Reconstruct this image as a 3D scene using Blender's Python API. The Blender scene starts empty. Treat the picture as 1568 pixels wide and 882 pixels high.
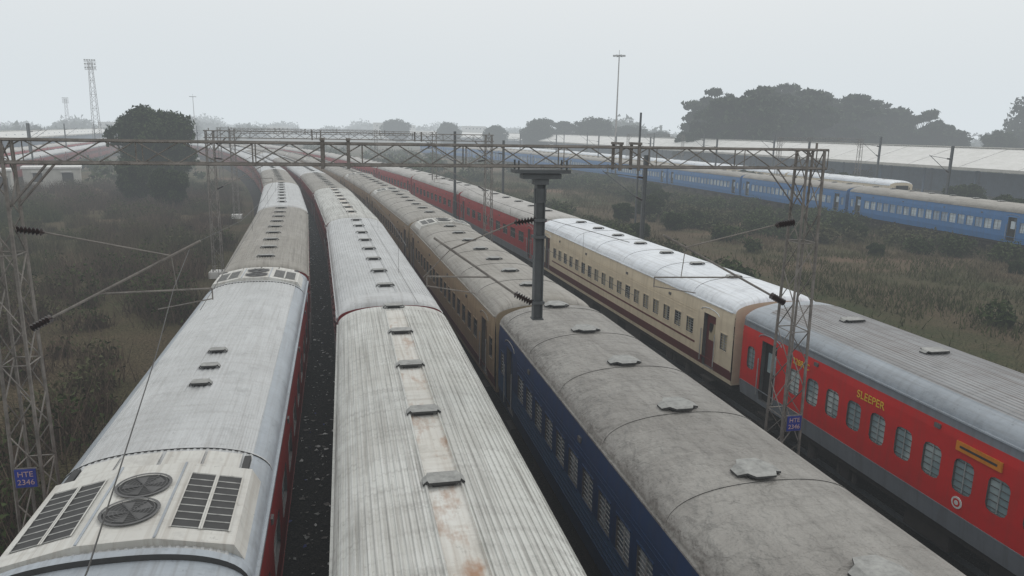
import bpy, math, random
import numpy as np
from mathutils import Vector, Matrix
random.seed(7); rng=np.random.default_rng(11)
scene=bpy.context.scene
COL=scene.collection
CURV=1280.0
def cx(x0,y): return x0-(max(y,0)**2)/CURV
# ------------------------------------------------------------ materials
def newmat(name):
    m=bpy.data.materials.new(name); m.use_nodes=True
    nt=m.node_tree; nt.nodes.clear()
    out=nt.nodes.new('ShaderNodeOutputMaterial'); b=nt.nodes.new('ShaderNodeBsdfPrincipled')
    nt.links.new(b.outputs[0],out.inputs[0])
    return m,nt,b
def N(nt,t,**k):
    n=nt.nodes.new(t)
    for a,v in k.items(): setattr(n,a,v)
    return n
def coord(nt,scale,rand=True):
    tc=N(nt,'ShaderNodeTexCoord'); src=tc.outputs['Object']
    if rand:
        oi=N(nt,'ShaderNodeObjectInfo'); mu=N(nt,'ShaderNodeMath',operation='MULTIPLY'); mu.inputs[1].default_value=57.0
        nt.links.new(oi.outputs['Random'],mu.inputs[0])
        ad=N(nt,'ShaderNodeVectorMath',operation='ADD'); nt.links.new(src,ad.inputs[0]); nt.links.new(mu.outputs[0],ad.inputs[1]); src=ad.outputs[0]
    mp=N(nt,'ShaderNodeMapping'); mp.inputs['Scale'].default_value=scale
    nt.links.new(src,mp.inputs[0]); return mp.outputs[0]
def noise(nt,scale3,sc=1.0,detail=5,rough=.6,lo=.4,hi=.6,rand=True):
    n=N(nt,'ShaderNodeTexNoise'); n.inputs['Scale'].default_value=sc; n.inputs['Detail'].default_value=min(detail,4.5); n.inputs['Roughness'].default_value=rough
    nt.links.new(coord(nt,scale3,rand),n.inputs['Vector'])
    r=N(nt,'ShaderNodeMapRange'); r.inputs['From Min'].default_value=lo; r.inputs['From Max'].default_value=hi
    nt.links.new(n.outputs[0],r.inputs[0]); return r.outputs[0]
def mix(nt,fac,a,b,amt=1.0):
    m=N(nt,'ShaderNodeMix',data_type='RGBA')
    if amt!=1.0:
        mm=N(nt,'ShaderNodeMath',operation='MULTIPLY'); mm.inputs[1].default_value=amt; nt.links.new(fac,mm.inputs[0]); fac=mm.outputs[0]
    nt.links.new(fac,m.inputs[0])
    for i,v in ((6,a),(7,b)):
        if isinstance(v,tuple): m.inputs[i].default_value=(*v,1)
        else: nt.links.new(v,m.inputs[i])
    return m.outputs[2]
def bump(nt,b,h,dist,st=1.0):
    bp=N(nt,'ShaderNodeBump'); bp.inputs['Distance'].default_value=dist; bp.inputs['Strength'].default_value=st
    nt.links.new(h,bp.inputs['Height']); nt.links.new(bp.outputs[0],b.inputs['Normal'])
def roofmat(name,base,dirt,streak,rust=0.0,amt=.7,rough=.55,dent=.02,lines=.7,lf=13,lo=.48,hi=.75,stain=.6,fine=1.6):
    m,nt,b=newmat(name)
    A=noise(nt,(.9,.45,.9),1.0,6,.65,.38,.66)
    c=mix(nt,A,base,dirt,amt)
    B=noise(nt,(.8,7,.8),1.0,4,.6,.5,.78)
    c=mix(nt,B,c,streak,.45)
    C=noise(nt,(lf,.30,2),1.0,3,.6,lo,hi)
    c=mix(nt,C,c,streak,lines)
    D=noise(nt,(6,6,6),1.0,6,.8,.60,.72)
    c=mix(nt,D,c,tuple(x*.45 for x in dirt),stain)
    G=noise(nt,(2.0,1.3,2.0),1.0,7,.75,.55,.68)
    c=mix(nt,G,c,tuple(x*.75 for x in dirt),.5)
    if rust>0:
        E=noise(nt,(2.2,.9,1.5),1.0,6,.7,.62-rust*.1,.70)
        c=mix(nt,E,c,(.30,.15,.07),.85)
    nt.links.new(c,b.inputs['Base Color']); b.inputs['Roughness'].default_value=rough
    h=noise(nt,(fine,fine,fine),1.0,4,.55,.3,.7); bump(nt,b,h,dent)
    return m
def paint(name,base,dirt=(.08,.06,.045),amt=.45,rough=.45):
    m,nt,b=newmat(name)
    A=noise(nt,(1,5,.5),1.0,5,.65,.45,.75); c=mix(nt,A,base,dirt,amt)
    B=noise(nt,(1,.7,2.2),1.0,6,.7,.4,.7); c=mix(nt,B,c,tuple(x*.7+.01 for x in base),.5)
    nt.links.new(c,b.inputs['Base Color']); b.inputs['Roughness'].default_value=rough
    h=noise(nt,(1,1.1,1.5),1.0,2,.5,.3,.7); bump(nt,b,h,.008)
    return m
def plain(name,base,rough=.6,var=.35,sc=3.0,metal=0.0):
    m,nt,b=newmat(name)
    A=noise(nt,(sc,sc,sc),1.0,4,.7,.35,.7); c=mix(nt,A,base,tuple(x*(1-var) for x in base))
    nt.links.new(c,b.inputs['Base Color']); b.inputs['Roughness'].default_value=rough; b.inputs['Metallic'].default_value=metal
    return m
def leafmat(name,dark,light,third=None,sc=.35):
    m,nt,b=newmat(name)
    g=N(nt,'ShaderNodeNewGeometry')
    A=noise(nt,(sc,sc,sc),1.0,3,.6,.38,.62,rand=False)
    c=mix(nt,A,dark,light)
    c=mix(nt,g.outputs['Random Per Island'],c,tuple(x*.45 for x in dark),.65)
    if third:
        T=noise(nt,(sc*.4,sc*.4,sc*.4),1.0,4,.6,.48,.6,rand=False); c=mix(nt,T,c,third,.8)
    nt.links.new(c,b.inputs['Base Color']); b.inputs['Roughness'].default_value=.8
    b.inputs['Specular IOR Level'].default_value=.15
    return m
M={}
M['under']=plain('underframe_grime',(.035,.03,.027),.85)
M['vent']=plain('vent_metal',(.34,.345,.33),.55,.5,6)
M['ventdark']=plain('vent_dark_edge',(.045,.045,.045),.7)
M['rubber']=plain('vestibule_rubber',(.02,.02,.02),.8)
M['reveal']=plain('window_reveal',(.12,.12,.12),.6)
M['bars']=plain('window_bars',(.36,.38,.38),.5)
M['steel']=plain('galvanised_steel_weathered',(.22,.20,.18),.65,.55,4)
M['steeldark']=plain('painted_steel_dark',(.085,.093,.098),.55,.3,3)
M['insul']=plain('insulator_glaze',(.035,.02,.018),.25)
M['wire']=plain('wire_copper_dark',(.06,.058,.055),.5)
M['signblue']=plain('sign_blue',(.03,.05,.30),.5,.3)
M['signtext']=plain('sign_text',(.55,.38,.38),.6,.2)
M['yellow']=plain('yellow_lettering',(.75,.5,.05),.5,.2)
M['orange']=plain('orange_board',(.62,.22,.02),.5,.3)
M['white']=plain('white_paint',(.7,.7,.68),.6,.2)
def panemat(name,a,bc,thr=(.45,.55),rough=.25):
    m,nt,b=newmat(name)
    A=noise(nt,(1,.9,.6),1.0,2,.5,*thr); c=mix(nt,A,a,bc)
    nt.links.new(c,b.inputs['Base Color']); b.inputs['Roughness'].default_value=rough; return m
M['pane_dark']=panemat('window_glass_dark',(.02,.022,.025),(.09,.10,.10))
M['pane_light']=panemat('window_shutter_light',(.50,.57,.56),(.24,.32,.34))
M['pane_blue']=panemat('window_barred_blue',(.10,.13,.16),(.32,.36,.38))
M['pane_cream']=panemat('window_louvre_cream',(.42,.36,.25),(.03,.03,.03),(.50,.53))
M['pane_white']=panemat('window_pale',(.55,.63,.68),(.30,.38,.48))
M['red']=paint('coach_paint_red',(.56,.020,.018),(.16,.06,.045),.3,.5); M['greyband']=paint('coach_paint_grey',(.20,.22,.245))
M['maroon']=paint('coach_paint_maroon',(.20,.02,.02),(.05,.03,.025),.5)
M['redfar']=paint('coach_paint_crimson',(.36,.020,.024),amt=.3)
M['cream']=paint('coach_paint_cream',(.68,.59,.44),(.25,.19,.12),.35)
M['creamstripe']=paint('coach_paint_brown_stripe',(.13,.03,.03))
M['beige']=paint('coach_paint_beige',(.34,.265,.17),(.10,.08,.055),.6)
M['navy']=paint('coach_paint_navy',(.015,.045,.115),(.04,.045,.05),.45)
M['navyband']=paint('coach_paint_blue_band',(.04,.10,.20),(.05,.05,.05),.4)
M['blue']=paint('coach_paint_blue',(.045,.17,.40),(.08,.10,.12),.4)
M['roof_silver']=roofmat('roof_silver_ribbed',(.52,.535,.54),(.41,.42,.42),(.29,.285,.275),0,.75,.42,.03,.6,18,.48,.75,.5)
M['roof_margin']=roofmat('roof_margin_grey',(.36,.40,.44),(.27,.30,.33),(.22,.23,.24),0,.7,.38)
M['roof_white']=roofmat('roof_corrugated_white',(.60,.61,.585),(.46,.46,.43),(.17,.16,.145),0,.75,.6,.03,.6,21,.46,.70,.5)
M['roof_trough']=roofmat('roof_trough_rusty',(.64,.64,.61),(.50,.48,.43),(.30,.25,.20),1.0,.7,.6,.02,.5)
M['roof_brown']=roofmat('roof_grimy_grey',(.295,.285,.265),(.20,.19,.175),(.11,.103,.093),0,.8,.62,.09,.4,5,.48,.75,.6,2.6)
M['roof_tan']=roofmat('roof_dusty_tan',(.33,.315,.285),(.24,.225,.195),(.14,.125,.11),0,.8,.6,.05)
M['roof_pale']=roofmat('roof_pale_dusty',(.44,.43,.41),(.33,.32,.30),(.22,.20,.18),0,.8,.6,.05)
M['roof_grey']=roofmat('roof_mid_grey',(.32,.33,.34),(.24,.24,.245),(.16,.14,.13),.0,.8,.5,.02,.8,15,.44,.7)
M['roof_bright']=roofmat('roof_fresh_white',(.76,.80,.84),(.60,.64,.69),(.38,.38,.38),0,.6,.45)
M['unit']=roofmat('ac_unit_panel',(.60,.60,.565),(.48,.47,.44),(.34,.31,.27),.0,.7,.5,.005)
# ------------------------------------------------------------ mesh builder
class MB:
    def __init__(s): s.v=[];s.f=[];s.m=[];s.sm=[]
    def quad(s,pts,mat,sm=False):
        i=len(s.v); s.v+= [tuple(p) for p in pts]; s.f.append(tuple(range(i,i+len(pts)))); s.m.append(mat); s.sm.append(sm)
    def box(s,c,d,mat,rz=0.0):
        hx,hy,hz=d[0]/2,d[1]/2,d[2]/2; i=len(s.v); co,si=math.cos(rz),math.sin(rz)
        for z in(-hz,hz):
            for x,y in((-hx,-hy),(hx,-hy),(hx,hy),(-hx,hy)):
                s.v.append((c[0]+x*co-y*si,c[1]+x*si+y*co,c[2]+z))
        for q in((0,3,2,1),(4,5,6,7),(0,1,5,4),(1,2,6,5),(2,3,7,6),(3,0,4,7)):
            s.f.append(tuple(i+k for k in q)); s.m.append(mat); s.sm.append(False)
    def tube(s,p0,p1,r,mat,n=6,r1=None):
        r1=r if r1 is None else r1
        p0=Vector(p0);p1=Vector(p1); d=(p1-p0)
        if d.length<1e-6: return
        d.normalize(); a=d.cross(Vector((0,0,1)))
        if a.length<1e-3: a=Vector((1,0,0))
        a.normalize(); b=d.cross(a); i=len(s.v)
        for p,rr in((p0,r),(p1,r1)):
            for k in range(n):
                t=2*math.pi*k/n+.4; s.v.append(tuple(p+a*math.cos(t)*rr+b*math.sin(t)*rr))
        for k in range(n):
            k2=(k+1)%n; s.f.append((i+k,i+k2,i+n+k2,i+n+k)); s.m.append(mat); s.sm.append(n>6)
        s.f.append(tuple(i+k for k in range(n))); s.m.append(mat); s.sm.append(False)
        s.f.append(tuple(i+n+k for k in range(n))); s.m.append(mat); s.sm.append(False)
    def mesh(s,name,mats):
        me=bpy.data.meshes.new(name); me.from_pydata(s.v,[],s.f)
        for k in mats: me.materials.append(M[k] if isinstance(k,str) else k)
        me.polygons.foreach_set('material_index',s.m); me.polygons.foreach_set('use_smooth',s.sm); me.update(); return me
    def obj(s,name,mats,parent=None):
        o=bpy.data.objects.new(name,s.mesh(name,mats)); COL.objects.link(o)
        if parent: o.parent=parent
        return o
# ------------------------------------------------------------ coaches
HL=10.85
def sidex(z): return 1.62-.06*max(0,1.5-z)/.45-.03*max(0,z-3.08)/.39
def rooftop(x):
    t=max(0.0,1-(abs(x)/1.59)**2.35); return 3.47+.60*t**(1/2.35)
def columns(n,ww,big=False):
    c=[];y=-HL
    def add(w,t):
        nonlocal y; c.append((y,y+w,t)); y+=w
    def end(seq):
        for w,t in seq: add(w,t)
    e=[(.35,'w'),(.42,'s'),(.35,'w'),(.8,'d'),(.5,'w')]
    end(e)
    span=2*HL-2*sum(a for a,_ in e); p=span/n
    for i in range(n):
        add((p-ww)/2,'w'); add(ww,'W'); add((p-ww)/2,'w')
    end(e[::-1]); return c
def vent(mb,y,w,l,hexa,mp,md,h=.09):
    zt=rooftop(0)
    mb.box((0,y,zt+.01),(w*.55,l*.6,.10),md)
    t=zt+h
    if hexa: pts=[(-.5,-.18),(-.32,-.28),(-.22,-.5),(.22,-.5),(.32,-.28),(.5,-.18),(.5,.18),(.32,.28),(.22,.5),(-.22,.5),(-.32,.28),(-.5,.18)]
    else: pts=[(-.5,-.28),(-.40,-.28),(-.36,-.5),(.36,-.5),(.40,-.28),(.5,-.28),(.5,.28),(.40,.28),(.36,.5),(-.36,.5),(-.40,.28),(-.5,.28)]
    pp=[(a*w,y+b*l) for a,b in pts]
    zz=[t-.05 if abs(a)>.42 else t for a,b in pts]
    mb.quad([(p[0],p[1],q) for p,q in zip(pp,zz)],mp)
    for i in range(len(pp)):
        j=(i+1)%len(pp); a,b=pp[i],pp[j]
        mb.quad([(a[0],a[1],zz[i]),(b[0],b[1],zz[j]),(b[0],b[1],zz[j]-.035),(a[0],a[1],zz[i]-.035)],md)
def make_coach(name,side,band,low,roof,pane,ribs=True,trough=None,vents=None,vw=.62,vl=.34,hexa=False,nwin=20,ww=.5,bars=0,
               zb=2.05,zt=2.72,seams=None,ac=None,rows=None,margin=None,doorm=None,round_=False,arch=None,rib=.017,sideribs=None,lines=None):
    mats=[side,band,low,roof,pane,'under','vent','ventdark',trough or roof,'reveal','bars','rubber',margin or roof,'unit',doorm or side]
    mb=MB()
    Z=[1.05,1.2,1.5,zb,zt,3.08,3.28,3.47]
    rm=rows or [2,2,0,0,0,0,1]
    cols=columns(nwin,ww)
    for sg in(1,-1):
        for (y0,y1,t) in cols:
            for r in range(7):
                z0,z1=Z[r],Z[r+1]
                if t=='d' and 1<=r<=4: continue
                win=(r==3 and t in 'Ws')
                if win: continue
                mb.quad([(sg*sidex(z0),y0,z0),(sg*sidex(z0),y1,z0),(sg*sidex(z1),y1,z1),(sg*sidex(z1),y0,z1)],rm[r])
            def recess(y0,y1,z0,z1,dep,pm):
                xi=sg*(1.62-dep)
                mb.quad([(xi,y0,z0),(xi,y1,z0),(xi,y1,z1),(xi,y0,z1)],pm)
                for a,b in(((y0,z0),(y1,z0)),((y1,z0),(y1,z1)),((y1,z1),(y0,z1)),((y0,z1),(y0,z0))):
                    xa=sg*sidex(a[1]); xb=sg*sidex(b[1])
                    mb.quad([(xa,a[0],a[1]),(xb,b[0],b[1]),(xi,b[0],b[1]),(xi,a[0],a[1])],9)
            if t=='d':
                recess(y0,y1,Z[1],Z[5],.14,14)
                mb.box((sg*1.485,(y0+y1)/2,2.45),(.02,.42,.6),4)
                for yy in(y0-.06,y1+.06): mb.tube((sg*1.67,yy,1.35),(sg*1.67,yy,2.5),.018,10,5)
                for zz in(.5,.8): mb.box((sg*1.5,(y0+y1)/2,zz),(.25,.7,.04),5)
                for i in range(6):
                    a0=math.pi*i/6;a1=math.pi*(i+1)/6; ymid=(y0+y1)/2
                    mb.tube((sg*1.625,ymid-math.cos(a0)*.6,3.15+math.sin(a0)*.15),(sg*1.625,ymid-math.cos(a1)*.6,3.15+math.sin(a1)*.15),.015,12,4)
            elif t in'Ws':
                recess(y0,y1,zb,zt,.06,4)
                if round_:
                    k=.13
                    for (ya,sy) in((y0,1),(y1,-1)):
                        for(za,sz) in((zb,1),(zt,-1)):
                            mb.quad([(sg*1.62,ya,za),(sg*1.62,ya+sy*k,za),(sg*1.62,ya+sy*k*.3,za+sz*k*.3),(sg*1.62,ya,za+sz*k)],0)
                if bars:
                    for i in range(bars):
                        zz=zb+(zt-zb)*(i+.5)/bars; mb.box((sg*1.585,(y0+y1)/2,zz),(.014,y1-y0-.01,.014),9 if side=='red' else 10)
                    mb.box((sg*1.588,(y0+y1)/2,(zb+zt)/2),(.02,.02,zt-zb-.01),10)
                else: mb.box((sg*1.58,(y0+y1)/2,zb+(zt-zb)*.62),(.02,y1-y0-.01,.025),9)
                f=.03
                if not round_:
                    mb.box((sg*1.627,(y0+y1)/2,zb-f/2),(.02,y1-y0+2*f,f),rm[3]); mb.box((sg*1.627,(y0+y1)/2,zt+f/2),(.02,y1-y0+2*f,f),rm[3])
        mb.box((sg*1.61,0,3.485),(.05,2*HL-.3,.035),12)
        mb.box((sg*1.625,0,1.515),(.012,2*HL-.1,.03),2)
        for (zz,hh) in (lines or []): mb.box((sg*1.624,0,zz),(.012,2*HL-4.9,hh),2)
        for zz in (sideribs or []): mb.box((sg*1.6225,0,zz),(.012,2*HL-4.9,.02),0)
        for yy in(-6.3,-2.2,2.9,7.1): mb.box((sg*1.628,yy,3.17),(.04,.16,.10),9)
    P=[]
    tw=.27 if trough else 0
    if ribs:
        n=400; raw=[(1.59-3.18*i/n) for i in range(n+1)]
        pts=[(x,rooftop(x)) for x in raw]; L=[0]
        for i in range(n): L.append(L[-1]+math.hypot(pts[i+1][0]-pts[i][0],pts[i+1][1]-pts[i][1]))
        tot=L[-1]; nr=38; st=[]
        for k in range(nr):
            for fr,o in((0,0),(.42,0),(.55,1),(.87,1)): st.append(((k+fr)*tot/nr,o))
        st.append((tot,0))
        for l,o in st:
            x=np.interp(l,L,raw); z=rooftop(x)
            if l<1e-6 or l>tot-1e-6: o=0
            if trough and abs(x)<tw+.02: o=-.6 if abs(x)<tw-.03 else 1.6
            if margin and abs(x)>1.30: o=0
            P.append((x,z,o*rib)); 
    else:
        for i in range(37):
            t=math.pi*i/36; x=1.59*math.copysign(abs(math.cos(t))**.85,math.cos(t)); P.append((x,rooftop(x),0))
    ys=[(-HL,.62,0),(-HL+.06,.80,0),(-HL+.22,.93,0),(-HL+.5,.985,0),(-HL+.85,1,0),(-HL+.9,1,1)]
    k=8
    mid=[(-HL+.9+(2*HL-1.8)*i/k,1,1) for i in range(1,k)]
    ys=ys+mid+[(-a,b,c) for a,b,c in ys[::-1]]
    base=len(mb.v); nP=len(P)
    for y,kz,kr in ys:
        for x,z,o in P:
            mb.v.append((x,y,3.47+(z-3.47)*kz+o*kr))
    for j in range(len(ys)-1):
        for i in range(nP-1):
            a=base+j*nP+i; xm=abs((P[i][0]+P[i+1][0])/2)
            mb.f.append((a,a+1,a+nP+1,a+nP)); 
            mid_=ys[j][2]+ys[j+1][2]==2
            mb.m.append(8 if (trough and xm<tw-.02 and mid_) else (12 if margin and (xm>1.30 or not mid_) else 3)); mb.sm.append(not ribs or not mid_)
    for sgn in(-1,1):
        y=sgn*HL
        mb.quad([(x,y,3.47+(z-3.47)*.62) for x,z,o in P],0)
        mb.quad([(1.56,y,1.05),(1.59,y,3.47),(-1.59,y,3.47),(-1.56,y,1.05)],0)
        mb.box((0,y+sgn*.2,2.25),(1.3,.40,2.3),11)
        for q in range(4): mb.box((0,y+sgn*(.06+.1*q),2.27),(1.42,.04,2.42),11)
        for s2 in(-.95,.95):
            mb.tube((s2,y,1.0),(s2,y+sgn*.5,1.0),.07,5,8); mb.tube((s2,y+sgn*.46,1.0),(s2,y+sgn*.5,1.0),.2,5,12)
        mb.box((1.15,y+sgn*.03,2.2),(.05,.05,2.1),5); mb.box((-1.15,y+sgn*.03,2.2),(.05,.05,2.1),5)
    def archstrip(ysm,hw,e,mt,me_):
        st=4 if ribs else 1
        for i in range(0,len(P)-1,st):
            i2=min(i+st,nP-1)
            a=P[i];b=P[i2]
            mb.quad([(a[0],ysm-hw,a[1]+e),(b[0],ysm-hw,b[1]+e),(b[0],ysm+hw,b[1]+e),(a[0],ysm+hw,a[1]+e)],mt,True)
            for q in(-hw,hw): mb.quad([(a[0],ysm+q,a[1]-.01),(b[0],ysm+q,b[1]-.01),(b[0],ysm+q,b[1]+e),(a[0],ysm+q,a[1]+e)],me_)
    for ysm in (seams or []): archstrip(ysm,.018,.012+(.014 if ribs else 0),3,7)
    for ysm in (arch or []): archstrip(ysm,.07,.13,12,7); archstrip(ysm-.35,.28,.05,12,7)
    for vy in (vents or []): vent(mb,vy,vw,vl,hexa,6,7)
    for (y0,y1) in (ac or []):
        pr=[(1.50,3.70),(1.36,3.97),(.44,4.17),(-.44,4.17),(-1.36,3.97),(-1.50,3.70)]
        for i in range(5):
            a,b=pr[i],pr[i+1]; mb.quad([(a[0],y0,a[1]),(b[0],y0,b[1]),(b[0],y1,b[1]),(a[0],y1,a[1])],13)
        for y in(y0,y1): mb.quad([(p[0],y,p[1]) for p in pr],13)
        ym=(y0+y1)/2; Ly=y1-y0
        for sg in(1,-1):
            for (f0,f1) in((.10,.46),(.49,.86)):
                def pt(f,y,e): return (sg*(1.36-f*.92),y,3.97+f*.20+e)
                ya,yb=y0+.14*Ly,y0+.84*Ly
                mb.quad([pt(f0,ya,.006),pt(f1,ya,.006),pt(f1,yb,.006),pt(f0,yb,.006)],7)
                nsl=8
                for q in range(nsl+1):
                    yq=ya+(yb-ya)*q/nsl
                    mb.quad([pt(f0,yq-.008,.012),pt(f1,yq-.008,.012),pt(f1,yq+.010,.018),pt(f0,yq+.010,.018)],6)
                for ff in(f0,f1): mb.quad([pt(ff-.012,ya-.03,.024),pt(ff+.012,ya-.03,.024),pt(ff+.012,yb+.05,.024),pt(ff-.012,yb+.05,.024)],13)
        for fy in(-.37,.37):
            c=(0,ym+fy); r=.34; n=28
            mb.quad([(c[0]+math.cos(2*math.pi*i/n)*r,c[1]+math.sin(2*math.pi*i/n)*r,4.185) for i in range(n)],7)
            for rr in(.35,.30,.25,.20,.15,.10,.06):
                for i in range(n):
                    a0=2*math.pi*i/n;a1=2*math.pi*(i+1)/n; w=.02 if rr>.34 else .004
                    z=4.215 if rr<.34 else 4.205
                    mb.quad([(c[0]+math.cos(a0)*(rr-w),c[1]+math.sin(a0)*(rr-w),z),(c[0]+math.cos(a1)*(rr-w),c[1]+math.sin(a1)*(rr-w),z),(c[0]+math.cos(a1)*(rr+w),c[1]+math.sin(a1)*(rr+w),z),(c[0]+math.cos(a0)*(rr+w),c[1]+math.sin(a0)*(rr+w),z)],9)
            for i in range(3):
                a=math.pi*i/3; mb.tube((c[0]-math.cos(a)*r,c[1]-math.sin(a)*r,4.205),(c[0]+math.cos(a)*r,c[1]+math.sin(a)*r,4.205),.005,9,4)
            for i in range(5):
                a=2*math.pi*i/5+.3; mb.quad([(c[0],c[1],4.19),(c[0]+math.cos(a)*.28,c[1]+math.sin(a)*.28,4.188),(c[0]+math.cos(a+.6)*.28,c[1]+math.sin(a+.6)*.28,4.196)],9)
        for x in(-.44,.44): mb.box((x,ym,4.178),(.03,Ly-.02,.012),12)
        for sg in(1,-1):
            for (xa,xb) in((.03,.60),(.64,1.15)):
                mb.quad([(sg*xa,y1+.03,rooftop(xa)+.035),(sg*xb,y1+.03,rooftop(xb)+.035),(sg*xb,y1+.62,rooftop(xb)+.03),(sg*xa,y1+.62,rooftop(xa)+.03)],13)
            mb.box((sg*1.24,y1+.30,rooftop(1.24)+.01),(.10,.5,.10),7)
    mb.box((0,0,.95),(2.9,2*HL-.2,.18),5)
    for yb_ in(-7.4,7.4):
        for sg in(1,-1):
            mb.box((sg*1.12,yb_,.62),(.14,3.3,.2),5)
            for w in(-1.45,1.45):
                mb.tube((sg*.78,yb_+w,.61),(sg*.92,yb_+w,.61),.457,5,20); mb.box((sg*1.2,yb_+w,.6),(.18,.34,.34),5)
                for q in(-.3,.3): mb.tube((sg*1.2,yb_+w+q,.42),(sg*1.2,yb_+w+q,.85),.08,5,8)
            mb.tube((sg*1.2,yb_,.35),(sg*1.2,yb_,.85),.15,5,10)
        for w in(-1.45,1.45): mb.tube((-.8,yb_+w,.61),(.8,yb_+w,.61),.08,5,8)
    for (yy,l,h,xx) in((-3.5,1.8,.5,.95),(-1,1.2,.4,.95),(1.2,2.0,.55,.95),(3.8,1.0,.5,.95),(-2.5,1.6,.5,-.95),(.3,2.2,.55,-.95),(3.1,1.3,.45,-.95)):
        mb.box((xx,yy,.86-h/2),(.8,l,h),5)
    return mb.mesh(name,mats)
V28=[HL-.55-i*2.76 for i in range(8)]
C={}
C['silver']=make_coach('silver_roof_coach','maroon','greyband','maroon','roof_silver','pane_light',margin='roof_margin',vents=[-2.3,-1.2,-.05],vw=.42,vl=.26,
    ac=[(-8.30,-6.15),(HL-2.6,HL-.9)],nwin=9,ww=1.2,round_=True,seams=[-5.4,8.0],arch=[-8.62],rib=.013)
C['tan_ribbed']=make_coach('tan_roof_coach','maroon','maroon','maroon','roof_tan','pane_light',vents=[-9.3+i*2.3 for i in range(9)],vw=.7,vl=.3,nwin=18)
C['corr']=make_coach('corrugated_roof_coach','maroon','greyband','maroon','roof_white','pane_light',trough='roof_trough',vents=V28,vw=.62,vl=.34,nwin=18,rib=.022)
C['corr2']=make_coach('corrugated_roof_coach_b','maroon','greyband','maroon','roof_silver','pane_light',trough='roof_silver',vents=[-9+i*2.57 for i in range(8)],vw=.6,vl=.3,nwin=18)
C['navy']=make_coach('navy_coach','navy','navyband','navy','roof_brown','pane_blue',ribs=False,vents=V28,vw=.74,vl=.62,hexa=True,bars=7,nwin=18,ww=.62,seams=[-9.3+i*2.76 for i in range(8)],rows=[0,0,1,0,0,0,0],sideribs=[1.62,1.74,1.86,2.9,3.0])
C['beige']=make_coach('beige_coach','beige','beige','creamstripe','roof_tan','pane_dark',ribs=False,vents=[-9+i*2.57 for i in range(8)],vw=.66,vl=.45,hexa=True,bars=0,nwin=16,ww=.6,rows=[0,2,0,0,0,0,0],seams=[-8+i*3.2 for i in range(6)],ac=[(HL-3.2,HL-1.2)])
C['red']=make_coach('red_coach','red','greyband','greyband','roof_grey','pane_light',vents=[HL-2.9,HL-5.9,HL-9,-1.5,-4.5,-7.5],vw=.7,vl=.36,nwin=20,ww=.5,bars=5,round_=True,zb=2.0,zt=2.72,margin='roof_margin',doorm='rubber',rib=.014)
C['cream']=make_coach('cream_coach','cream','cream','creamstripe','roof_bright','pane_cream',ribs=False,vents=[-8+i*2.7 for i in range(7)],vw=.6,vl=.34,nwin=18,ww=.50,rows=[0,2,0,0,0,0,0],bars=6,zb=2.1,zt=2.66,seams=[-8+i*3.2 for i in range(6)],doorm='creamstripe',lines=[(1.86,.07)],sideribs=[2.92,3.02])
C['crimson']=make_coach('crimson_coach','redfar','redfar','greyband','roof_pale','pane_dark',vents=[-8+i*3.2 for i in range(6)],nwin=9,ww=1.1,ribs=False)
C['blue']=make_coach('blue_coach','blue','blue','blue','roof_tan','pane_white',ribs=False,vents=[-9+i*2.57 for i in range(8)],nwin=18,ww=.70,rows=[0,0,0,1,0,0,0],bars=3,zb=1.95,zt=2.75,doorm='pane_dark')
def place(kind,name,x,y,slope):
    o=bpy.data.objects.new(name,C[kind]); COL.objects.link(o)
    o.location=(x,y,0); o.rotation_euler=(0,0,-math.atan(slope)); return o
PITCH=22.3
def train(x0,yb,kinds):
    res=[]; yy=yb-PITCH/2
    for i,(kd,nm) in enumerate(kinds):
        s=-2*max(yy,0)/CURV
        res.append(place(kd,nm,cx(x0,yy),yy,s)); 
        yy+=PITCH*math.cos(math.atan(s))
    return res
X1,X2,X3,X4=-3.0,1.2,5.95,13.7
place('corr2','red_passenger_coach',X1,28.3-PITCH*1.5,0)
train(X1,28.3,[('silver','red_passenger_coach'),('tan_ribbed','red_passenger_coach'),('corr2','red_passenger_coach'),('tan_ribbed','red_passenger_coach')]+[('corr2','red_passenger_coach')]*7)
train(X2,21.8,[('corr','red_passenger_coach'),('corr2','red_passenger_coach'),('corr','red_passenger_coach'),('tan_ribbed','red_passenger_coach')]+[('corr2','red_passenger_coach'),('tan_ribbed','red_passenger_coach')]*4)
train(X3,21.3,[('navy','blue_passenger_coach'),('beige','beige_passenger_coach'),('beige','beige_passenger_coach')]+[('beige','beige_passenger_coach')]*9)
t4=train(X4,20.7,[('red','red_sleeper_coach'),('cream','cream_passenger_coach'),('crimson','crimson_passenger_coach'),('crimson','crimson_passenger_coach')]+[('crimson','crimson_passenger_coach')]*8)
yy=58-PITCH
for i in range(11):
    x=52.6-(max(yy-75,0)**2)/CURV; s=-2*max(yy-75,0)/CURV
    place('blue','blue_passenger_coach',x,yy,s); yy+=PITCH*math.cos(math.atan(s))
yy=88
for i in range(9):
    x=64-(max(yy-85,0)**2)/1500; s=-2*max(yy-85,0)/1500
    place('cream','cream_passenger_coach',x,yy,s); yy+=PITCH*math.cos(math.atan(s))
for i in range(9):
    place('crimson','crimson_passenger_coach',-62-.17*i*22,135+i*22,-.17)
for i in range(8):
    place('corr2','red_passenger_coach',-52-.17*i*22,128+i*22,-.17)
def text(s,size,loc,rot,mat,parent,name,ext=.004):
    cu=bpy.data.curves.new(name,'FONT'); cu.body=s; cu.size=size; cu.extrude=ext; cu.align_x='CENTER'; cu.align_y='CENTER'; cu.materials.append(M[mat])
    o=bpy.data.objects.new(name,cu); COL.objects.link(o); o.location=loc; o.rotation_euler=rot; o.parent=parent; return o
rc=t4[0]
R_=(math.pi/2,0,-math.pi/2)
def ly(Y): return Y-rc.location.y
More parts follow.
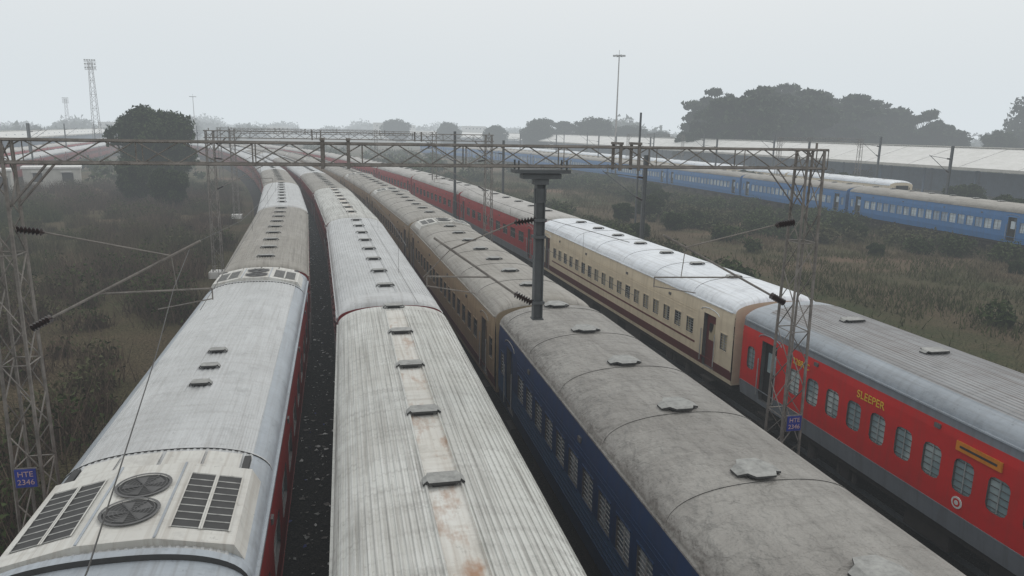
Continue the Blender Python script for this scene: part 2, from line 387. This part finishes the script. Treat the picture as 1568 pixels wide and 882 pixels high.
text('SLEEPER',.27,(-1.632,ly(14.5),2.97),R_,'yellow',rc,'sleeper_lettering')
text('22880C',.24,(-1.632,ly(17.3),2.97),R_,'yellow',rc,'number_lettering')
mb=MB(); mb.box((-1.64,ly(11.35),2.98),(.03,1.1,.2),0); mb.box((-1.656,ly(11.35),2.98),(.006,.9,.05),1)
mb.tube((-1.62,ly(11.7),1.78),(-1.635,ly(11.7),1.78),.13,2,18); mb.tube((-1.62,ly(11.7),1.78),(-1.638,ly(11.7),1.78),.09,3,18); mb.tube((-1.62,ly(11.7),1.78),(-1.641,ly(11.7),1.78),.05,2,18)
mb.obj('destination_board',['orange','ventdark','white','red'],rc)
# ------------------------------------------------------------ ground
def grid_sheet(name,xs,ys,zf,mat,curve=False):
    v=[];f=[]
    for y in ys:
        for x in xs: v.append(((cx(x,y) if curve else x),y,zf(x,y)))
    n=len(xs)
    for j in range(len(ys)-1):
        for i in range(n-1): a=j*n+i; f.append((a,a+1,a+n+1,a+n))
    me=bpy.data.meshes.new(name); me.from_pydata(v,[],f); me.materials.append(mat); me.update()
    o=bpy.data.objects.new(name,me); COL.objects.link(o); return o
m,nt,b=newmat('ground_dirt_grass')
A=noise(nt,(.09,.05,.09),1,6,.6,.4,.6,False); c=mix(nt,A,(.10,.076,.048),(.052,.062,.026))
B=noise(nt,(.5,.4,.5),1,7,.75,.42,.62,False); c=mix(nt,B,c,(.11,.088,.053),.6)
D=noise(nt,(.035,.05,.05),1,4,.6,.54,.62,False); c=mix(nt,D,c,(.19,.125,.09),.7)
E=noise(nt,(9,9,9),1,5,.8,.5,.68,False); c=mix(nt,E,c,(.035,.033,.017),.6)
nt.links.new(c,b.inputs['Base Color']); b.inputs['Roughness'].default_value=.95; b.inputs['Specular IOR Level'].default_value=.1
bump(nt,b,E,.05)
xs=sorted(set([-3000,-1500,-800,-400]+list(range(-200,201,10))+[400,800,1500,3000])); ys=sorted(set([-300,-100]+list(range(-40,400,10))+[500,800,1500,3500]))
grid_sheet('ground',xs,ys,lambda x,y:0.0,m)
m,nt,b=newmat('ballast_dark')
vo=N(nt,'ShaderNodeTexVoronoi'); vo.inputs['Scale'].default_value=14; nt.links.new(coord(nt,(1,1,1),False),vo.inputs['Vector'])
c=mix(nt,vo.outputs['Color'],(.018,.017,.016),(.055,.050,.045))
A=noise(nt,(.7,.3,.7),1,5,.7,.45,.65,False); c=mix(nt,A,c,(.022,.019,.016),.8)
nt.links.new(c,b.inputs['Base Color']); b.inputs['Roughness'].default_value=.95; b.inputs['Specular IOR Level'].default_value=.15; bump(nt,b,vo.outputs['Distance'],.05)
M['ballast']=m
grid_sheet('ballast_bed',[-5.6+i*1.0 for i in range(23)],[-30+i*8 for i in range(45)],lambda x,y:.02+.05*(x>-5.5 and x<16.3),m,True)
mb=MB()
for x0 in(X1,X2,X3,X4):
    for g in(-.87,.87):
        y=-30
        while y<300:
            y2=y+8; a=cx(x0,y)+g; b_=cx(x0,y2)+g
            for q0,q1,z0,z1 in((-.035,.035,.19,.19),(-.035,-.035,.05,.19),(.035,.035,.05,.19)):
                mb.quad([(a+q0,y,z0),(a+q1,y,z1),(b_+q1,y2,z1),(b_+q0,y2,z0)],0)
            y=y2
mb.obj('railway_track',['steeldark'])
mb=MB()
for i in range(4800):
    y=random.uniform(5,90)
    x=random.choice([random.gauss(-.9,.45),random.gauss(-.9,.45),random.gauss(3.5,.3),random.uniform(7.8,11.8)])
    s=random.choice([.02,.02,.03,.03,.04,.05,.05,.07,.10]); a=random.uniform(0,6.3); px=cx(x,y); z=.085+random.uniform(0,.02)
    pts=[(px+math.cos(a+t)*s*random.uniform(.4,1.1),y+math.sin(a+t)*s*random.uniform(.4,1.1),z+random.uniform(0,.04)) for t in(0,1.5,3.1,4.7)]
    mb.quad(pts,random.choices([0,1,2,3,4],[3,3,1,6,6])[0])
mb.obj('litter',['white','vent','signblue','steel','under'])
# ------------------------------------------------------------ vegetation
def tri_mesh(name,V,mat,extra=None):
    n=len(V)//3
    me=bpy.data.meshes.new(name); me.vertices.add(len(V)); me.vertices.foreach_set('co',V.astype(np.float32).ravel())
    me.loops.add(len(V)); me.loops.foreach_set('vertex_index',np.arange(len(V),dtype=np.int32))
    me.polygons.add(n); me.polygons.foreach_set('loop_start',np.arange(0,len(V),3,dtype=np.int32)); me.polygons.foreach_set('loop_total',np.full(n,3,dtype=np.int32))
    me.materials.append(mat); me.update(calc_edges=True); me.validate()
    return me
def linkmesh(name,me,parent=None):
    o=bpy.data.objects.new(name,me); COL.objects.link(o); o.parent=parent; return o
def leaves(centers,size,elong=1.6):
    n=len(centers); d=rng.normal(size=(n,3)); d/=np.linalg.norm(d,axis=1)[:,None]
    e=rng.normal(size=(n,3)); e-= (e*d).sum(1)[:,None]*d; e/=np.linalg.norm(e,axis=1)[:,None]
    s=(size*rng.uniform(.5,1.3,n))[:,None]
    a=centers+d*s*elong*.5; b=centers-d*s*elong*.5+e*s*.5; c=centers-d*s*elong*.3-e*s*.5
    return np.stack([a,b,c],1).reshape(-1,3)
def blobs(n,cs,rs,shell=.55):
    p=rs[:,0]**1.5; k=rng.choice(len(cs),n,p=p/p.sum()); d=rng.normal(size=(n,3)); d/=np.linalg.norm(d,axis=1)[:,None]
    r=rng.uniform(shell**3,1,n)**(1/3)
    r=r*(1+.22*np.sin(d[:,0]*5+k)*np.cos(d[:,1]*6+k*2))*rng.uniform(.85,1.15,n)
    return cs[k]+d*rs[k]*r[:,None]
def blades(px,py,h,w,lean=.35,z0=0.0):
    n=len(px); a=rng.uniform(0,6.28,n); b=rng.uniform(0,6.28,n)
    base=np.stack([px,py,np.full(n,z0)],1)
    p0=base+np.stack([np.cos(a)*w,np.sin(a)*w,np.zeros(n)],1); p1=base-np.stack([np.cos(a)*w,np.sin(a)*w,np.zeros(n)],1)
    l=h*lean*rng.uniform(.1,1.4,n)
    tip=base+np.stack([np.cos(b)*l,np.sin(b)*l,h],1)
    return np.stack([p0,p1,tip],1).reshape(-1,3)
M['tree1']=leafmat('foliage_dark',(.026,.042,.016),(.060,.085,.030),sc=.5)
M['tree2']=leafmat('foliage_mid',(.024,.040,.020),(.050,.070,.034),sc=.3)
M['bush']=leafmat('bush_green',(.034,.052,.017),(.068,.094,.031),(.085,.080,.044),sc=.25)
M['scrub']=leafmat('scrub_dry',(.10,.076,.056),(.165,.118,.09),(.060,.078,.034),sc=.12)
M['grass']=leafmat('grass_mixed',(.062,.074,.029),(.105,.102,.048),(.16,.115,.078),sc=.10)
M['bark']=plain('bark',(.09,.07,.05),.9)
def tree(name,h,w,n,leaf,mat,loc,flat=False,nb=26,trunk=.3,seed=0):
    r=np.random.default_rng(seed); 
    zc=h*.58; cs=[];rs=[]
    for i in range(nb):
        a=r.uniform(0,6.28); 
        if flat:
            q=r.uniform(.05,1)**.6; z=h*r.uniform(.36,.98)*(1-.25*q**2); rr=w*.5*q*.9
            cs.append((math.cos(a)*rr,math.sin(a)*rr,z)); s=r.uniform(.05,.13)*w; rs.append((s,s,s*.36))
        else:
            q=r.uniform(0,1)**.5; t=r.uniform(-1,1); rr=w*.5*.8*q*math.sqrt(max(0,1-t*t*.8)); z=zc+t*h*.35
            cs.append((math.cos(a)*rr,math.sin(a)*rr,z)); s=r.uniform(.07,.17)*w; rs.append((s,s,s*.8))
    cs=np.array(cs);rs=np.array(rs)
    pts=blobs(n,cs,rs,.6); pts=pts[pts[:,2]>h*.05]
    e=bpy.data.objects.new(name,None); COL.objects.link(e); e.location=loc
    linkmesh('foliage',tri_mesh('foliage',leaves(pts,leaf),M[mat]),e)
    mb=MB(); mb.tube((0,0,-.1),(w*.01,0,h*.3),trunk,0,9,trunk*.75); mb.tube((w*.01,0,h*.3),(0,0,h*.75),trunk*.75,0,8,trunk*.2)
    for i in range(0,nb):
        c=cs[i]; z=h*r.uniform(.2,.5); mid=(c[0]*.5,c[1]*.5,(z+c[2])/2+.05*h*r.uniform(-.5,.5))
        mb.tube((0,0,z),mid,trunk*.35,0,5,trunk*.22); mb.tube(mid,tuple(c),trunk*.22,0,5,trunk*.08)
    mb.obj('trunk',['bark'],e); return e
def dup(src,name,loc,s=1.0,rz=0.0,sz=None):
    e=bpy.data.objects.new(name,None); COL.objects.link(e); e.location=loc; e.scale=(s,s,sz or s); e.rotation_euler=(0,0,rz)
    for c in src.children:
        o=bpy.data.objects.new(c.name,c.data); COL.objects.link(o); o.parent=e
    return e
T1=tree('mango_tree',12.2,10.8,30000,.32,'tree1',(-25.3,103,0),nb=60,seed=3)
dup(T1,'mango_tree',(-20,86,0),.40,1.0); dup(T1,'mango_tree',(-25,92,0),.45,2.0)
dup(T1,'mango_tree',(-33,72,0),.42,2.2); dup(T1,'mango_tree',(-42,78,0),.42,.7); dup(T1,'mango_tree',(-62,100,0),.8,.7); dup(T1,'mango_tree',(-56,84,0),.85,1.7)
T2=tree('rain_tree',22,26,16000,.9,'tree2',(113,180,0),True,120,.6,5)
T3=tree('rain_tree',21,24,16000,.9,'tree2',(96,172,0),True,120,.6,9)
dup(T2,'rain_tree',(134,190,0),1.02,2.0); dup(T3,'rain_tree',(150,196,0),.95,1.0); dup(T2,'rain_tree',(126,205,0),1.12,4.0)
dup(T3,'rain_tree',(105,200,0),1.05,3.0); dup(T2,'rain_tree',(160,190,0),.8,5.0); dup(T3,'rain_tree',(168,188,0),.62,.5); dup(T2,'rain_tree',(88,178,0),.58,2.6)
T4=tree('banyan_tree',24,26,16000,.9,'tree2',(205,185,0),False,90,.6,15)
dup(T4,'banyan_tree',(188,180,0),.5,1.0); dup(T4,'banyan_tree',(222,190,0),1.05,2.0); dup(T1,'mango_tree',(170,170,0),1.0,1.0)
for (x,y,s) in((74,300,1.0),(84,310,1.15),(62,335,.8),(94,290,1.05),(46,380,.9),(110,290,.85),(22,420,1.0),(100,300,.9),(120,285,.8)):
    dup(T4 if x%4 else T2,'banyan_tree' if x%4 else 'rain_tree',(x,y,0),s*.66,x,s*.58)
for (x,y,s) in((27,72,.26),(31,75,.32),(36,84,.3),(58,49,.42),(62,60,.45),(57,66,.38),(60,80,.4),(60,40,.4),(45,42,.13),(40,96,.3),(24,60,.2),(44,58,.2),(68,58,.5),(59,104,.45),(30,66,.22),(34,70,.2),(47,64,.22),(47,50,.2),(40,50,.14),(48,74,.22),(66,90,.5),(72,76,.45)):
    dup(T1,'shrub',(x,y,-.3),s,x*1.7,s*.8)
cs=[];rs=[]
while len(cs)<1300:
    a=rng.uniform(-.85,.95); d=rng.uniform(420,1000); x,y=math.sin(a)*d,math.cos(a)*d
    if -60<x<130 and d<700: continue
    h=(9.5+d/120)*(.75+.22*math.sin(a*23)+.16*math.sin(a*57+1)+.14*math.sin(a*131))*rng.uniform(.6,1.15)
    h=max(5,h)
    cs.append((x,y,h*.5)); rs.append((h*.75,h*.75,h*.5))
cs=np.array(cs);rs=np.array(rs)
linkmesh('distant_treeline',tri_mesh('distant_treeline',leaves(blobs(150000,cs,rs,.5),2.0),M['tree2']))
def bushes(n,xr,yr,hr,cond):
    cx_=rng.uniform(*xr,n); cy_=rng.uniform(*yr,n); k=cond(cx_,cy_); cx_=cx_[k];cy_=cy_[k]; n=len(cx_)
    h=rng.uniform(*hr,n); cs=np.stack([cx_,cy_,h*.5],1); rs=np.stack([h*.8,h*.8,h*.6],1)
    return cs,rs
inl=lambda x,y:(x< -6.8-y*y/CURV-rng.uniform(0,1,len(x)))
cs,rs=bushes(1500,(-60,-6),(6,120),(.6,1.8),inl)
n=220000; k=rng.integers(0,len(cs),n); px=cs[k,0]+rng.normal(0,.5,n)*rs[k,0]; py=cs[k,1]+rng.normal(0,.5,n)*rs[k,0]
hh=rs[k,2]*1.6*rng.uniform(.5,1.25,n)
linkmesh('dry_scrub',tri_mesh('dry_scrub',blades(px,py,hh,.020,.55),M['scrub']))
sel=(cs[:,1]<42)|(rng.uniform(0,1,len(cs))<.3)
pts=blobs(85000,cs[sel],rs[sel]*.9,.3); pts=pts[pts[:,2]>.05]
linkmesh('green_scrub',tri_mesh('green_scrub',leaves(pts,.12),M['bush']))
n=200000; px=rng.uniform(9,62,n); py=4+150*rng.uniform(0,1,n)**1.4; 
k=(px>16.3-py*py/CURV+rng.uniform(0,.8,n))
clump=np.sin(px*.9+np.sin(py*.5)*2)*np.cos(py*.35+np.sin(px*.4)*2)+rng.normal(0,.45,n); k&=clump>-.2
path=(np.abs(px-(27+3*np.sin(py*.12)))<2.6)&(rng.uniform(0,1,n)<.85); k&=~path
px,py=px[k],py[k]
linkmesh('field_grass',tri_mesh('field_grass',blades(px,py,rng.uniform(.12,.40,len(px))*(1+py/90),.032,.6),M['grass']))
cs,rs=bushes(1300,(10,50),(24,140),(.4,1.5),lambda x,y:(x>18-y*y/CURV)&((np.sin(x*.23+y*.05)+np.cos(y*.09))>-.3)&(np.abs(x-27)>3.2))
pts=blobs(130000,cs,rs,.3); pts=pts[pts[:,2]>.03]
linkmesh('field_bushes',tri_mesh('field_bushes',leaves(pts,.2),M['bush']))
cs,rs=bushes(1100,(-160,240),(115,330),(1.0,3.2),lambda x,y:(np.abs(x-(2-y*y/CURV))>14)&~((x>40-(np.maximum(y-75,0)**2)/1400)&(x<72)))
pts=blobs(70000,cs,rs,.3); pts=pts[pts[:,2]>.03]
linkmesh('far_bushes',tri_mesh('far_bushes',leaves(pts,.55),M['bush']))
# ------------------------------------------------------------ portal gantries
def lattice(mb,p0,p1,w0,w1,d0,d1,nb,leg=.035,br=.018,axis='z'):
    p0=Vector(p0);p1=Vector(p1)
    def cor(t):
        c=p0.lerp(p1,t); w=(w0+(w1-w0)*t)/2; d=(d0+(d1-d0)*t)/2
        if axis=='z': return [c+Vector(q) for q in((-w,-d,0),(w,-d,0),(w,d,0),(-w,d,0))]
        return [c+Vector(q) for q in((0,-d,-w),(0,-d,w),(0,d,w),(0,d,-w))]
    prev=cor(0)
    for i in range(nb):
        cur=cor((i+1)/nb)
        for k in range(4):
            mb.tube(prev[k],cur[k],leg,0,4)
            k2=(k+1)%4
            if i%2: mb.tube(prev[k],cur[k2],br,0,4)
            else: mb.tube(prev[k2],cur[k],br,0,4)
            if i%3==0: mb.tube(cur[k],cur[k2],br,0,4)
        prev=cur
def insulator(mb,p0,p1,mat=1,n=7,r=.08):
    p0=Vector(p0);p1=Vector(p1)
    mb.tube(p0,p1,.028,mat,8)
    for i in range(n):
        a=p0.lerp(p1,(i+.15)/n); b=p0.lerp(p1,(i+.62)/n); mb.tube(a,b,r,mat,12,r*.45)
def cantilever(mb,sx,dirn,y,up=7.25,lo=5.4,reach=3.1):
    d=dirn
    insulator(mb,(sx,y,up),(sx+d*.45,y,up-.06)); insulator(mb,(sx+d*.05,y,lo),(sx+d*.42,y,lo+.2))
    a=Vector((sx+d*.42,y,lo+.2)); e=Vector((sx+d*reach,y,7.0)); mb.tube(a,e,.026,2,8)
    apex=a.lerp(e,.80); mb.tube((sx+d*.45,y,up-.06),apex,.016,2,6)
    j=a.lerp(e,.30); k=Vector((sx+d*(reach+.15),y,j.z+.05)); mb.tube(j,k,.018,2,6)
    mb.tube(k,k+Vector((0,0,-.22)),.014,2,5)
    mb.tube(k+Vector((0,0,-.2)),k+Vector((-d*1.0,0,-.38)),.012,2,5)
    mb.tube(apex,a.lerp(e,.30)+Vector((d*1.4,0,.03)),.010,2,5)
    return apex
def portal(y,xl,xr,drops,sign=False,cants=True,dz=0):
    e=bpy.data.objects.new('overhead_line_portal',None); COL.objects.link(e); e.location=(0,y,0)
    zb,zt=8.45+dz,8.85+dz
    mb=MB()
    for x in(xl,xr):
        lattice(mb,(x,0,0),(x,0,zt),.52,.40,.75,.42,13,.034,.014)
        mb.box((x,0,.2),(1.0,1.0,.4),4)
    mb.obj('lattice_towers',['steel','insul','steel','steel','white'],e)
    mb=MB(); L=xr-xl; nb=int(L/.62)
    lattice(mb,(xl-.3,0,(zb+zt)/2),(xr+.3,0,(zb+zt)/2),zt-zb,zt-zb,.42,.42,nb,.028,.013,'x')
    for x,s in((xl,1),(xr,-1)):
        for yy in(-.2,.2): mb.tube((x+s*.2,yy,zb-.8),(x+s*.9,yy,zb),.022,0,4)
        mb.tube((x,-.2,zt),(x,-.2,zt+.15),.03,0,4)
    for x in [xl+.35*L,xl+.38*L,xl+.72*L,xl+.745*L]:
        for yy in(-.23,.23): mb.box((x,yy,(zb+zt)/2),(.06,.04,zt-zb+.14),0)
        mb.box((x,0,zt+.08),(.08,.56,.05),0)
    mb.obj('truss_beam',['steel'],e)
    for dx in drops:
        mb=MB(); mb.box((dx,0,zb-.10),(1.15,.5,.07),0); mb.box((dx,0,zb-.20),(.8,.35,.10),0); mb.box((dx,0,zb-.30),(.3,.25,.14),0)
        for q in(-.5,.5):
            for w in(-.2,.2): mb.tube((dx+q,w,zb-.1),(dx+q,w,zb+.12),.02,0,5)
        mb.box((dx,0,(zb-.3+5.25)/2),(.16,.04,zb-.3-5.25),0)
        for q in(-.09,.09): mb.box((dx+q,0,(zb-.3+5.25)/2),(.022,.17,zb-.3-5.25),0)
        mb.box((dx,0,5.24),(.24,.22,.03),0)
        mb.box((dx,.0,zb-.6),(.24,.12,.3),0)
        for zz in(5.6,7.35,7.0): mb.box((dx,-.0,zz),(.26,.24,.06),0)
        mb.obj('drop_arm',['steeldark'],e)
    mb=MB()
    if cants:
        cantilever(mb,xl+.2,1,0); cantilever(mb,xr-.25,-1,0); 
        for dx in drops: cantilever(mb,dx-.09,-1,0,7.35,5.6,2.1)
        mb.obj('cantilever_arms',['steel','insul','steel'],e)
    if sign:
        for x in(xl,xr):
            mb=MB(); mb.box((x,-.42,2.6),(.36,.02,.36),0); mb.box((x,-.40,2.6),(.40,.015,.40),1); mb.obj('mast_number_plate',['signblue','steel'],e)
            text('HTE',.15,(x,-.435,2.68),(math.pi/2,0,0),'signtext',e,'plate_lettering',.002); text('2346',.15,(x,-.435,2.52),(math.pi/2,0,0),'signtext',e,'plate_lettering',.002)
    return e
portal(14.7,-6.25,9.8,[3.68],True)
portal(47,-8.5,8.3,[],False)
portal(78,-12,8,[],False)
portal(118,-20,3,[],False,False)
def wirepath(mb,pts,r):
    for a,b in zip(pts[:-1],pts[1:]): mb.tube(a,b,r,0,4)
mb=MB()
wirepath(mb,[(-1.5,1.5,6.3),(-1.85,4.9,6.2),(-2.4,9,6.45),(-2.85,12,6.65),(-3.15,14.7,6.85)],.006)
ys_=[14.7,22,30,38,47,55,62,70,78,98,118]
hs=[6.85,6.5,6.35,6.5,6.85,6.6,6.5,6.6,6.85,6.5,6.85]
for i,x0 in enumerate((X1,X2,X3)):
    P_=[(cx(x0,y)+ (.1 if j%4 else -.1),y,h) for j,(y,h) in enumerate(zip(ys_,hs))]
    wirepath(mb,P_,.007)
    Q=[(cx(x0,y)+.15*math.sin(y),y,5.65) for y in [14.7,30,47,62,78,98,118]]
    wirepath(mb,Q,.006)
    for (a,h) in((18,6.6),(26,6.4),(34,6.4),(42,6.65)): mb.tube((cx(x0,a),a,h),(cx(x0,a),a,5.65),.004,0,3)
for q in range(3): wirepath(mb,[(-6.4-q*.9,2+q,3.2+q*.5),(-6.3,14.4,7.8-q*.6)],.006)
mb.obj('overhead_wires',['wire'])
def mast(x,y,h,name='overhead_line_mast',arm=-1,w=.2):
    mb=MB(); mb.box((0,0,h/2),(w,.05,h),0); 
    for q in(-w/2,w/2): mb.box((q,0,h/2),(.02,.18,h),0)
    mb.box((0,0,.25),(.6,.6,.5),2)
    if arm:
        insulator(mb,(arm*.12,0,h-1.3),(arm*.5,0,h-1.25)); mb.tube((arm*.5,0,h-1.25),(arm*2.4,0,h-1.0),.025,0,6)
        insulator(mb,(arm*.12,0,h-2.6),(arm*.5,0,h-2.4)); mb.tube((arm*.5,0,h-2.4),(arm*2.6,0,h-.9),.03,0,6)
    o=mb.obj(name,['steeldark','insul','white']); o.location=(x,y,0); return o
mast(16.4,40.5,7.9); mast(14.2,72,8.2)
mast(8.6,66,9.0,arm=-1); mast(26,66,11,arm=0,w=.12)
for i in range(9): mast(58.5-(max(i*24-35,0)**2)/1400,40+i*24,8.4,arm=-1,w=.22)
for i in range(8): mast(69,62+i*26,9.2,arm=-1,w=.22)
for (x,y) in((-58,150),(-64,185),(-72,230),(-50,130),(-30,190),(-42,215),(-36,170)): mast(x,y,9,arm=1)
for y in(92,150): portal(y,56.5,69,[],False,False)
def light_tower(x,y,h,lat=True):
    mb=MB()
    if lat:
        lattice(mb,(0,0,0),(0,0,h),2.2,.9,2.2,.9,20,.07,.035)
        for z in(h-.2,h-1.4,h-2.4): mb.box((0,0,z),(3.2,.3,.12),0)
        for i in range(5):
            for z in(h+.3,h-.8,h-1.9): mb.box((-1.3+.65*i,-.3,z),(.42,.3,.45),1)
    else:
        mb.tube((0,0,0),(0,0,h),.28,0,10,.14); mb.tube((0,0,h-.3),(0,0,h-.2),1.3,0,14,1.3)
        for i in range(8): a=math.pi*i/4; mb.box((math.cos(a)*1.5,math.sin(a)*1.5,h-.3),(.6,.5,.35),1,a)
        mb.tube((0,0,h),(0,0,h+1.2),.06,0,5)
    o=mb.obj('floodlight_tower' if lat else 'high_mast_light',['steel','vent']); o.location=(x,y,0)
light_tower(-76,245,27); light_tower(-153,448,22); light_tower(73,204,30.5,False); light_tower(-86,436,24.5,False); 
# ------------------------------------------------------------ buildings
M['shedroof']=roofmat('shed_roof_sheet',(.66,.66,.64),(.54,.54,.51),(.42,.40,.37),.0,.7,.6,.02,.3)
M['wall']=plain('whitewashed_wall',(.50,.49,.45),.8,.25,.5)
M['bluewall']=plain('blue_grey_wall',(.13,.19,.28),.8,.3,.5)  # blue-grey colour of the shed walls, shared by the posts
def shed(name,x,y0,y1,slope,w,h0,h1):
    mb=MB(); L=y1-y0; ang=math.atan(slope)
    for i in range(int(L/9)+1):
        ya,yb=i*9,min(L,i*9+8.9)
        if yb<=ya: continue
        for sx in(-1,1): mb.quad([(sx*w/2,ya,h0),(sx*w/2,yb,h0),(0,yb,h1),(0,ya,h1)],0)
    mb.box((-w/2,L/2,h0-.15),(.1,L,.35),1); mb.box((w/2,L/2,h0-.15),(.1,L,.35),1)
    mb.quad([(-w/2,0,h0),(w/2,0,h0),(0,0,h1)],1)
    n=int(L/9)
    for i in range(n+1):
        for xx in(-w*.3,w*.3): mb.tube((xx,i*9,0),(xx,i*9,h0+.8),.16,2,6)
        mb.tube((-w/2,i*9,h0-.05),(w/2,i*9,h0-.05),.08,2,4)
    mb.box((0,L/2,h1+.06),(.7,L-1,.1),1)
    mb.box((0,L/2,.45),(w*.8,L,.9),1); mb.box((w*.3+.3,L/2,2.6),(.25,L*.9,3.4),2)
    o=mb.obj(name,['shedroof','wall','bluewall']); o.location=(x,y0,0); o.rotation_euler=(0,0,-ang)
shed('platform_shed',88,40,330,-.03,16,5.4,7.9)
shed('platform_shed',78,330,640,-.16,16,5.4,7.9)
shed('platform_shed',-82,150,420,-.17,11,5.0,6.6)
def building(name,x,y,w,d,h,storeys,rz=0):
    mb=MB(); mb.box((0,0,h/2),(w,d,h),0); mb.box((0,0,h+.1),(w+.4,d+.4,.25),1)
    for s in range(storeys):
        z=h*(s+.55)/storeys
        k=max(2,int(w/3))
        for i in range(k):
            xx=-w/2+w*(i+.5)/k
            mb.box((xx,-d/2-.01,z),(1.1,.06,1.2),2); mb.box((xx,-d/2-.15,z+.75),(1.4,.4,.08),1)
    mb.box((w*.3,-d/2-.02,1.05),(1,.08,2.1),2)
    o=mb.obj(name,['wall','white','ventdark']); o.location=(x,y,0); o.rotation_euler=(0,0,rz)
building('white_hut',-46,107,4,3.5,3.0,1,.3)
building('white_hut',-43,118,7,4,2.8,1,.3)
for (x,y,w,h) in((-190,420,22,8),(-150,520,18,10),(-60,600,20,9),(40,640,18,12),(18,560,10,13),(-240,500,30,9),(140,520,30,9),(95,610,18,12)):
    building('apartment_building',x,y,w,10,h,3,.1)
# ------------------------------------------------------------ haze (glowing volume, its emission stands in for scattered skylight)
m=bpy.data.materials.new('glowing_haze'); m.use_nodes=True; nt=m.node_tree; nt.nodes.clear()
out=nt.nodes.new('ShaderNodeOutputMaterial'); va=nt.nodes.new('ShaderNodeVolumeAbsorption'); va.inputs['Color'].default_value=(0,0,0,1)
DEN=.00125; va.inputs['Density'].default_value=DEN
em=nt.nodes.new('ShaderNodeEmission'); em.inputs['Color'].default_value=(.70,.755,.79,1); em.inputs['Strength'].default_value=DEN
ad=nt.nodes.new('ShaderNodeAddShader'); nt.links.new(va.outputs[0],ad.inputs[0]); nt.links.new(em.outputs[0],ad.inputs[1]); nt.links.new(ad.outputs[0],out.inputs['Volume'])
mb=MB(); mb.box((0,1700,44),(5600,3900,92),0); mb.obj('haze',[m])
# ------------------------------------------------------------ world / light / camera
w=bpy.data.worlds.new('World'); scene.world=w; w.use_nodes=True; nt=w.node_tree; nt.nodes.clear()
out=nt.nodes.new('ShaderNodeOutputWorld'); bg=nt.nodes.new('ShaderNodeBackground'); bg.inputs[1].default_value=.1
sky=nt.nodes.new('ShaderNodeTexSky'); sky.sky_type='NISHITA'; sky.sun_disc=False; sky.sun_elevation=math.radians(50); sky.sun_rotation=math.radians(60); sky.dust_density=6
tc=nt.nodes.new('ShaderNodeTexCoord'); sp=nt.nodes.new('ShaderNodeSeparateXYZ'); nt.links.new(tc.outputs['Generated'],sp.inputs[0])
cr=nt.nodes.new('ShaderNodeValToRGB'); cr.color_ramp.elements[0].position=0.0; cr.color_ramp.elements[0].color=(.71,.765,.80,1); cr.color_ramp.elements[1].position=.26; cr.color_ramp.elements[1].color=(.90,.90,.89,1)
wn=N(nt,'ShaderNodeTexNoise'); wn.inputs['Scale'].default_value=1.3; wn.inputs['Detail'].default_value=3; nt.links.new(tc.outputs['Generated'],wn.inputs['Vector'])
wm=N(nt,'ShaderNodeMath',operation='MULTIPLY_ADD'); wm.inputs[1].default_value=.16; nt.links.new(wn.outputs[0],wm.inputs[0])
ws=N(nt,'ShaderNodeMath',operation='SUBTRACT'); ws.inputs[1].default_value=.08; nt.links.new(sp.outputs[2],ws.inputs[0]); nt.links.new(ws.outputs[0],wm.inputs[2])
nt.links.new(wm.outputs[0],cr.inputs[0])
sc=nt.nodes.new('ShaderNodeVectorMath'); sc.operation='SCALE'; sc.inputs['Scale'].default_value=9.9; nt.links.new(cr.outputs[0],sc.inputs[0])
mx=nt.nodes.new('ShaderNodeMix'); mx.data_type='RGBA'; mx.inputs[0].default_value=.94
nt.links.new(sky.outputs[0],mx.inputs[6]); nt.links.new(sc.outputs[0],mx.inputs[7]); nt.links.new(mx.outputs[2],bg.inputs[0]); nt.links.new(bg.outputs[0],out.inputs[0])
sl=bpy.data.lights.new('sun','SUN'); sl.energy=.65; sl.angle=math.radians(20); sl.color=(1,.97,.92); so=bpy.data.objects.new('sun',sl); COL.objects.link(so)
el,az=math.radians(50),math.radians(60)
dv=Vector((math.sin(az)*math.cos(el),math.cos(az)*math.cos(el),math.sin(el))); so.rotation_euler=dv.to_track_quat('Z','Y').to_euler()
ps,th,ro=math.radians(12),math.radians(12.14),math.radians(1.0)
F=Vector((math.sin(ps)*math.cos(th),math.cos(ps)*math.cos(th),-math.sin(th))); R=Vector((math.cos(ps),-math.sin(ps),0)); U=Vector((math.sin(ps)*math.sin(th),math.cos(ps)*math.sin(th),math.cos(th)))
R2=R*math.cos(ro)+U*math.sin(ro); U2=-R*math.sin(ro)+U*math.cos(ro)
cd=bpy.data.cameras.new('camera'); cam=bpy.data.objects.new('camera',cd); COL.objects.link(cam)
mt=Matrix((R2,U2,-F)).transposed().to_4x4(); mt.translation=Vector((0,0,9.15)); cam.matrix_world=mt
cd.sensor_width=36; cd.lens=1120/1568*36; cd.clip_start=.1; cd.clip_end=6000
scene.camera=cam
scene.view_settings.view_transform='Standard'; scene.view_settings.look='None'; scene.view_settings.exposure=0
